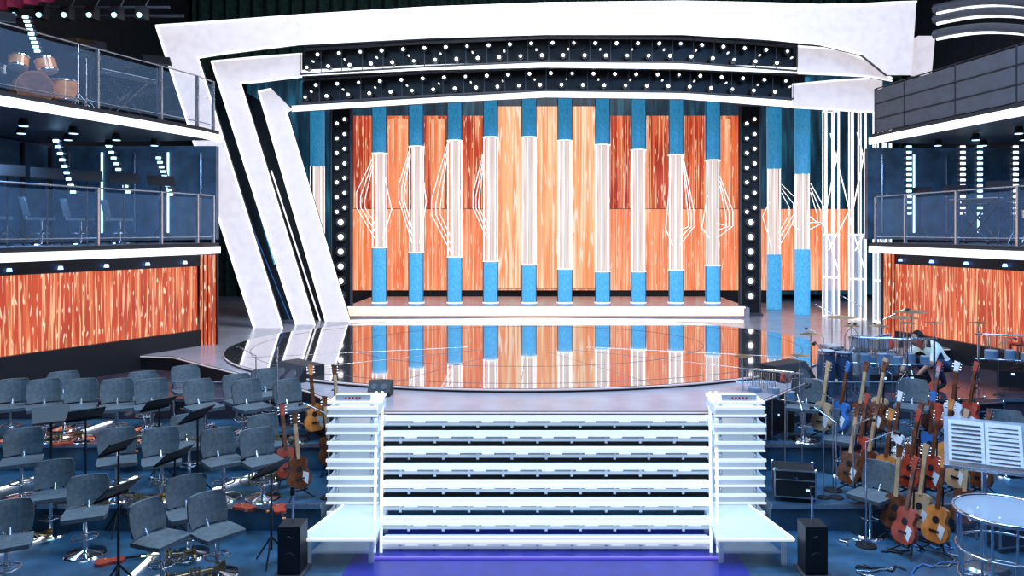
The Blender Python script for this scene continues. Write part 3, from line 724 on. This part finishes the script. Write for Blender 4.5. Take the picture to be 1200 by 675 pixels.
def keyboard():
    b=B(); b.box((0,0,0.8),(1.2,0.32,0.09),'black')
    b.box((0,-0.06,0.852),(1.1,0.17,0.012),'drumskin')
    for i in range(36):
        if i%7 in(0,1,3,4,5): b.box((-0.53+i*0.0305,-0.03,0.862),(0.015,0.1,0.012),'black')
    for i in range(8): b.cyl((-0.45+i*0.12,0.1,0.845),(-0.45+i*0.12,0.1,0.862),0.015,0.015,'metal',8)
    for y in(-0.12,0.12): b.cyl((-0.4,y,0),(0.4,y,0.76),0.018,0.018,'black',6); b.cyl((0.4,y,0),(-0.4,y,0.76),0.018,0.018,'black',6)
    return b.mesh('keyboard')
KB=keyboard()
for x,y in((8.2,14.6),(8.3,11.7)): place(KB,'keyboard',(x,y,3.15),-1.3)
place(KB,'keyboard',(-8.35,10.7,5.4),1.25); place(KB,'keyboard',(-7.75,14.1,5.4),1.2)
b=B(); R=Matrix.Rotation(math.radians(-35),3,'X')
b.box((0,0,1.25),(0.72,0.02,0.5),'frost2',R)
b.box((-0.16,-0.025,1.26),(0.32,0.01,0.44),'paper',R); b.box((0.17,-0.03,1.26),(0.32,0.01,0.44),'paper',R)
for i in range(9):
    for x in(-0.16,0.17): b.box(Vector((x,-0.037,1.26))+R@Vector((0,0,-0.19+i*0.045)),(0.26,0.004,0.012),'greyl',R)
b.box((0,-0.17,1.03),(0.74,0.08,0.03),'metal'); b.cyl((0,0.02,0.05),(0,0.02,1.2),0.03,0.025,'chrome',10); b.cyl((0,0.02,0),(0,0.02,0.04),0.25,0.22,'metal',20)
b.obj('conductor_lectern',(4.42,7.75,0),-0.45)
b=B()
b.cyl((0,0,0.88),(0,0,0.9),0.42,0.42,'frost2',36); b.ringtube((0,0,0.9),0.42,0.016,'chrome',36); b.ringtube((0,0,0.56),0.40,0.012,'chrome',36)
b.ringtube((0,0,0.3),0.38,0.012,'chrome',36)
for i in range(8):
    a=i*math.pi/4; b.cyl((0.36*math.cos(a),0.36*math.sin(a),0),(0.41*math.cos(a),0.41*math.sin(a),0.9),0.012,0.012,'chrome',6)
b.cyl((0,0,0.02),(0,0,0.88),0.39,0.41,'glass',36,False)
b.obj('acrylic_percussion_table',(4.1,6.85,0),0)
def strip(p0,p1,z):
    def g(p):
        Y=(H-z)*F/(p[1]-CY); return Vector(((p[0]-CX)*Y/F,Y,z+0.012))
    b=B(); a=g(p0);c=g(p1); d=(c-a); R=Matrix.Rotation(math.atan2(d.y,d.x),3,'Z'); b.box((a+c)/2,(d.length,0.045,0.02),'white',R); b.obj('floor_light_strip')
strip((150,680),(205,628),0.0); strip((-20,655),(60,628),0.0); strip((0,574),(60,555),0.3); strip((250,575),(300,556),0.3); strip((95,588),(160,560),0.3); strip((70,515),(130,495),0.65)

# ---------- crouching stagehand ----------
def skin_mesh(verts,edges,rad,root=0,sub=1):
    me=bpy.data.meshes.new('tmp'); me.from_pydata(verts,edges,[]); o=bpy.data.objects.new('tmp',me); sc.collection.objects.link(o)
    bpy.context.view_layer.objects.active=o
    m=o.modifiers.new('s','SKIN')
    if not me.skin_vertices:
        with bpy.context.temp_override(object=o,active_object=o): bpy.ops.mesh.customdata_skin_add()
    for i,r in enumerate(rad): me.skin_vertices[0].data[i].radius=(r,r) if not isinstance(r,tuple) else r; me.skin_vertices[0].data[i].use_root=(i==root)
    o.modifiers.new('u','SUBSURF').levels=sub; o.modifiers['u'].render_levels=sub
    dg=bpy.context.evaluated_depsgraph_get(); dg.update(); r=bpy.data.meshes.new_from_object(o.evaluated_get(dg)); bpy.data.objects.remove(o); return r
root=bpy.data.objects.new('person',None); sc.collection.objects.link(root)
V=[(0,0,0.34),(0,-0.10,0.48),(0,-0.24,0.62),(0,-0.36,0.70),(0,-0.45,0.72),
   (0.10,0,0.32),(0.19,-0.36,0.46),(0.14,-0.12,0.09),(0.15,-0.28,0.04),
   (-0.10,0,0.32),(-0.19,-0.36,0.46),(-0.14,-0.12,0.09),(-0.15,-0.28,0.04),
   (0.18,-0.34,0.66),(0.25,-0.50,0.46),(0.18,-0.66,0.30),(0.17,-0.70,0.24),
   (-0.18,-0.34,0.66),(-0.25,-0.48,0.46),(-0.17,-0.64,0.30),(-0.16,-0.68,0.24)]
Ed=[(0,1),(1,2),(2,3),(3,4),(0,5),(5,6),(6,7),(7,8),(0,9),(9,10),(10,11),(11,12),(3,13),(13,14),(14,15),(15,16),(3,17),(17,18),(18,19),(19,20)]
Rd=[(.15,.12),(.15,.11),(.17,.12),(.12,.09),.055,.1,.065,.045,.04,.1,.065,.045,.04,.07,.05,.035,.03,.07,.05,.035,.03]
me=skin_mesh(V,Ed,Rd,0,2)
for k in('shirt','jeans','skin','black'): me.materials.append(M[k])
def seg(c):
    best=(9,0)
    for i,(a,b_) in enumerate(Ed):
        A_=Vector(V[a]);D=Vector(V[b_])-A_; t=max(0,min(1,(c-A_).dot(D)/D.length_squared)); d=(c-A_-D*t).length
        if d<best[0]: best=(d,i)
    return best[1]
for p in me.polygons:
    p.use_smooth=True; i=seg(p.center)
    p.material_index={0:0,1:0,2:0,3:2,4:1,5:1,6:1,7:3,8:1,9:1,10:1,11:3,12:0,13:0,14:2,15:2,16:0,17:0,18:2,19:2}[i]
o=bpy.data.objects.new('body',me); sc.collection.objects.link(o); o.parent=root
b=B(); hc=Vector((0,-0.54,0.78))
b.sph(hc,0.1,'skin',18,(0.8,1.0,1.15)); b.sph(hc+Vector((0,0.02,0.025)),0.106,'hair',18,(0.84,0.95,1.08))
b.sph(hc+Vector((0,-0.10,-0.015)),0.018,'skin',8,(0.8,1.2,1.3))
for s in(-1,1): b.sph(hc+Vector((s*0.08,0,-0.01)),0.022,'skin',8,(0.5,1,1.4)); b.sph(hc+Vector((s*0.032,-0.088,0.01)),0.011,'black',8)
b.box(hc+Vector((0,-0.092,-0.055)),(0.04,0.01,0.008),'redwood')
h=b.obj('head'); h.parent=root
b=B()
for s,wr in((1,Vector((0.17,-0.70,0.24))),(-1,Vector((-0.16,-0.68,0.24)))):
    b.sph(wr+Vector((0,-0.01,-0.04)),0.04,'skin',10,(0.9,0.5,1.1))
    for i in range(4):
        x=(-0.028+i*0.018); L=(0.03,0.036,0.034,0.026)[i]
        a=wr+Vector((x,-0.012,-0.075)); b.path([a,a+Vector((0,-0.005,-L)),a+Vector((0,0.015,-L*1.8))],0.008,'skin',6)
    a=wr+Vector((-s*0.035,-0.02,-0.03)); b.path([a,a+Vector((-s*0.02,-0.015,-0.025)),a+Vector((-s*0.02,-0.02,-0.05))],0.009,'skin',6)
h=b.obj('hands'); h.parent=root
root.location=(6.2,12.0,0.95); root.rotation_euler=(0,0,-1.2)

# ---------- lights ----------
def area(name,loc,tgt,size,power,col,sy=None):
    l=bpy.data.lights.new(name,'AREA'); l.energy=power; l.color=col; l.size=size
    if sy: l.shape='RECTANGLE'; l.size_y=sy
    o=bpy.data.objects.new(name,l); sc.collection.objects.link(o); o.location=loc
    o.rotation_euler=(Vector(tgt)-Vector(loc)).to_track_quat('-Z','Y').to_euler(); return o
area('stage_wash_light',(0,12,11.5),(0,15,1.2),6,1150,(0.90,0.93,1.0),4)
area('pit_wash_light',(-5,7.5,9),(-4.5,10,0),3.0,560,(0.32,0.62,1.0))
area('pit_wash_light',(5,7.5,9),(5,10.5,0),3.0,760,(0.22,0.50,1.0))
area('stair_light',(0,4.5,8),(0,9,0.5),2,160,(0.85,0.92,1.0))
for s in (-1,1):
    area('balcony_light',(s*9.2,12.5,5.05),(s*9.0,12.5,3),3,160,(0.25,0.5,1.0),1)
    area('upper_balcony_light',(s*9.2,10,10),(s*8.5,13,5),3,110,(0.5,0.6,0.9))
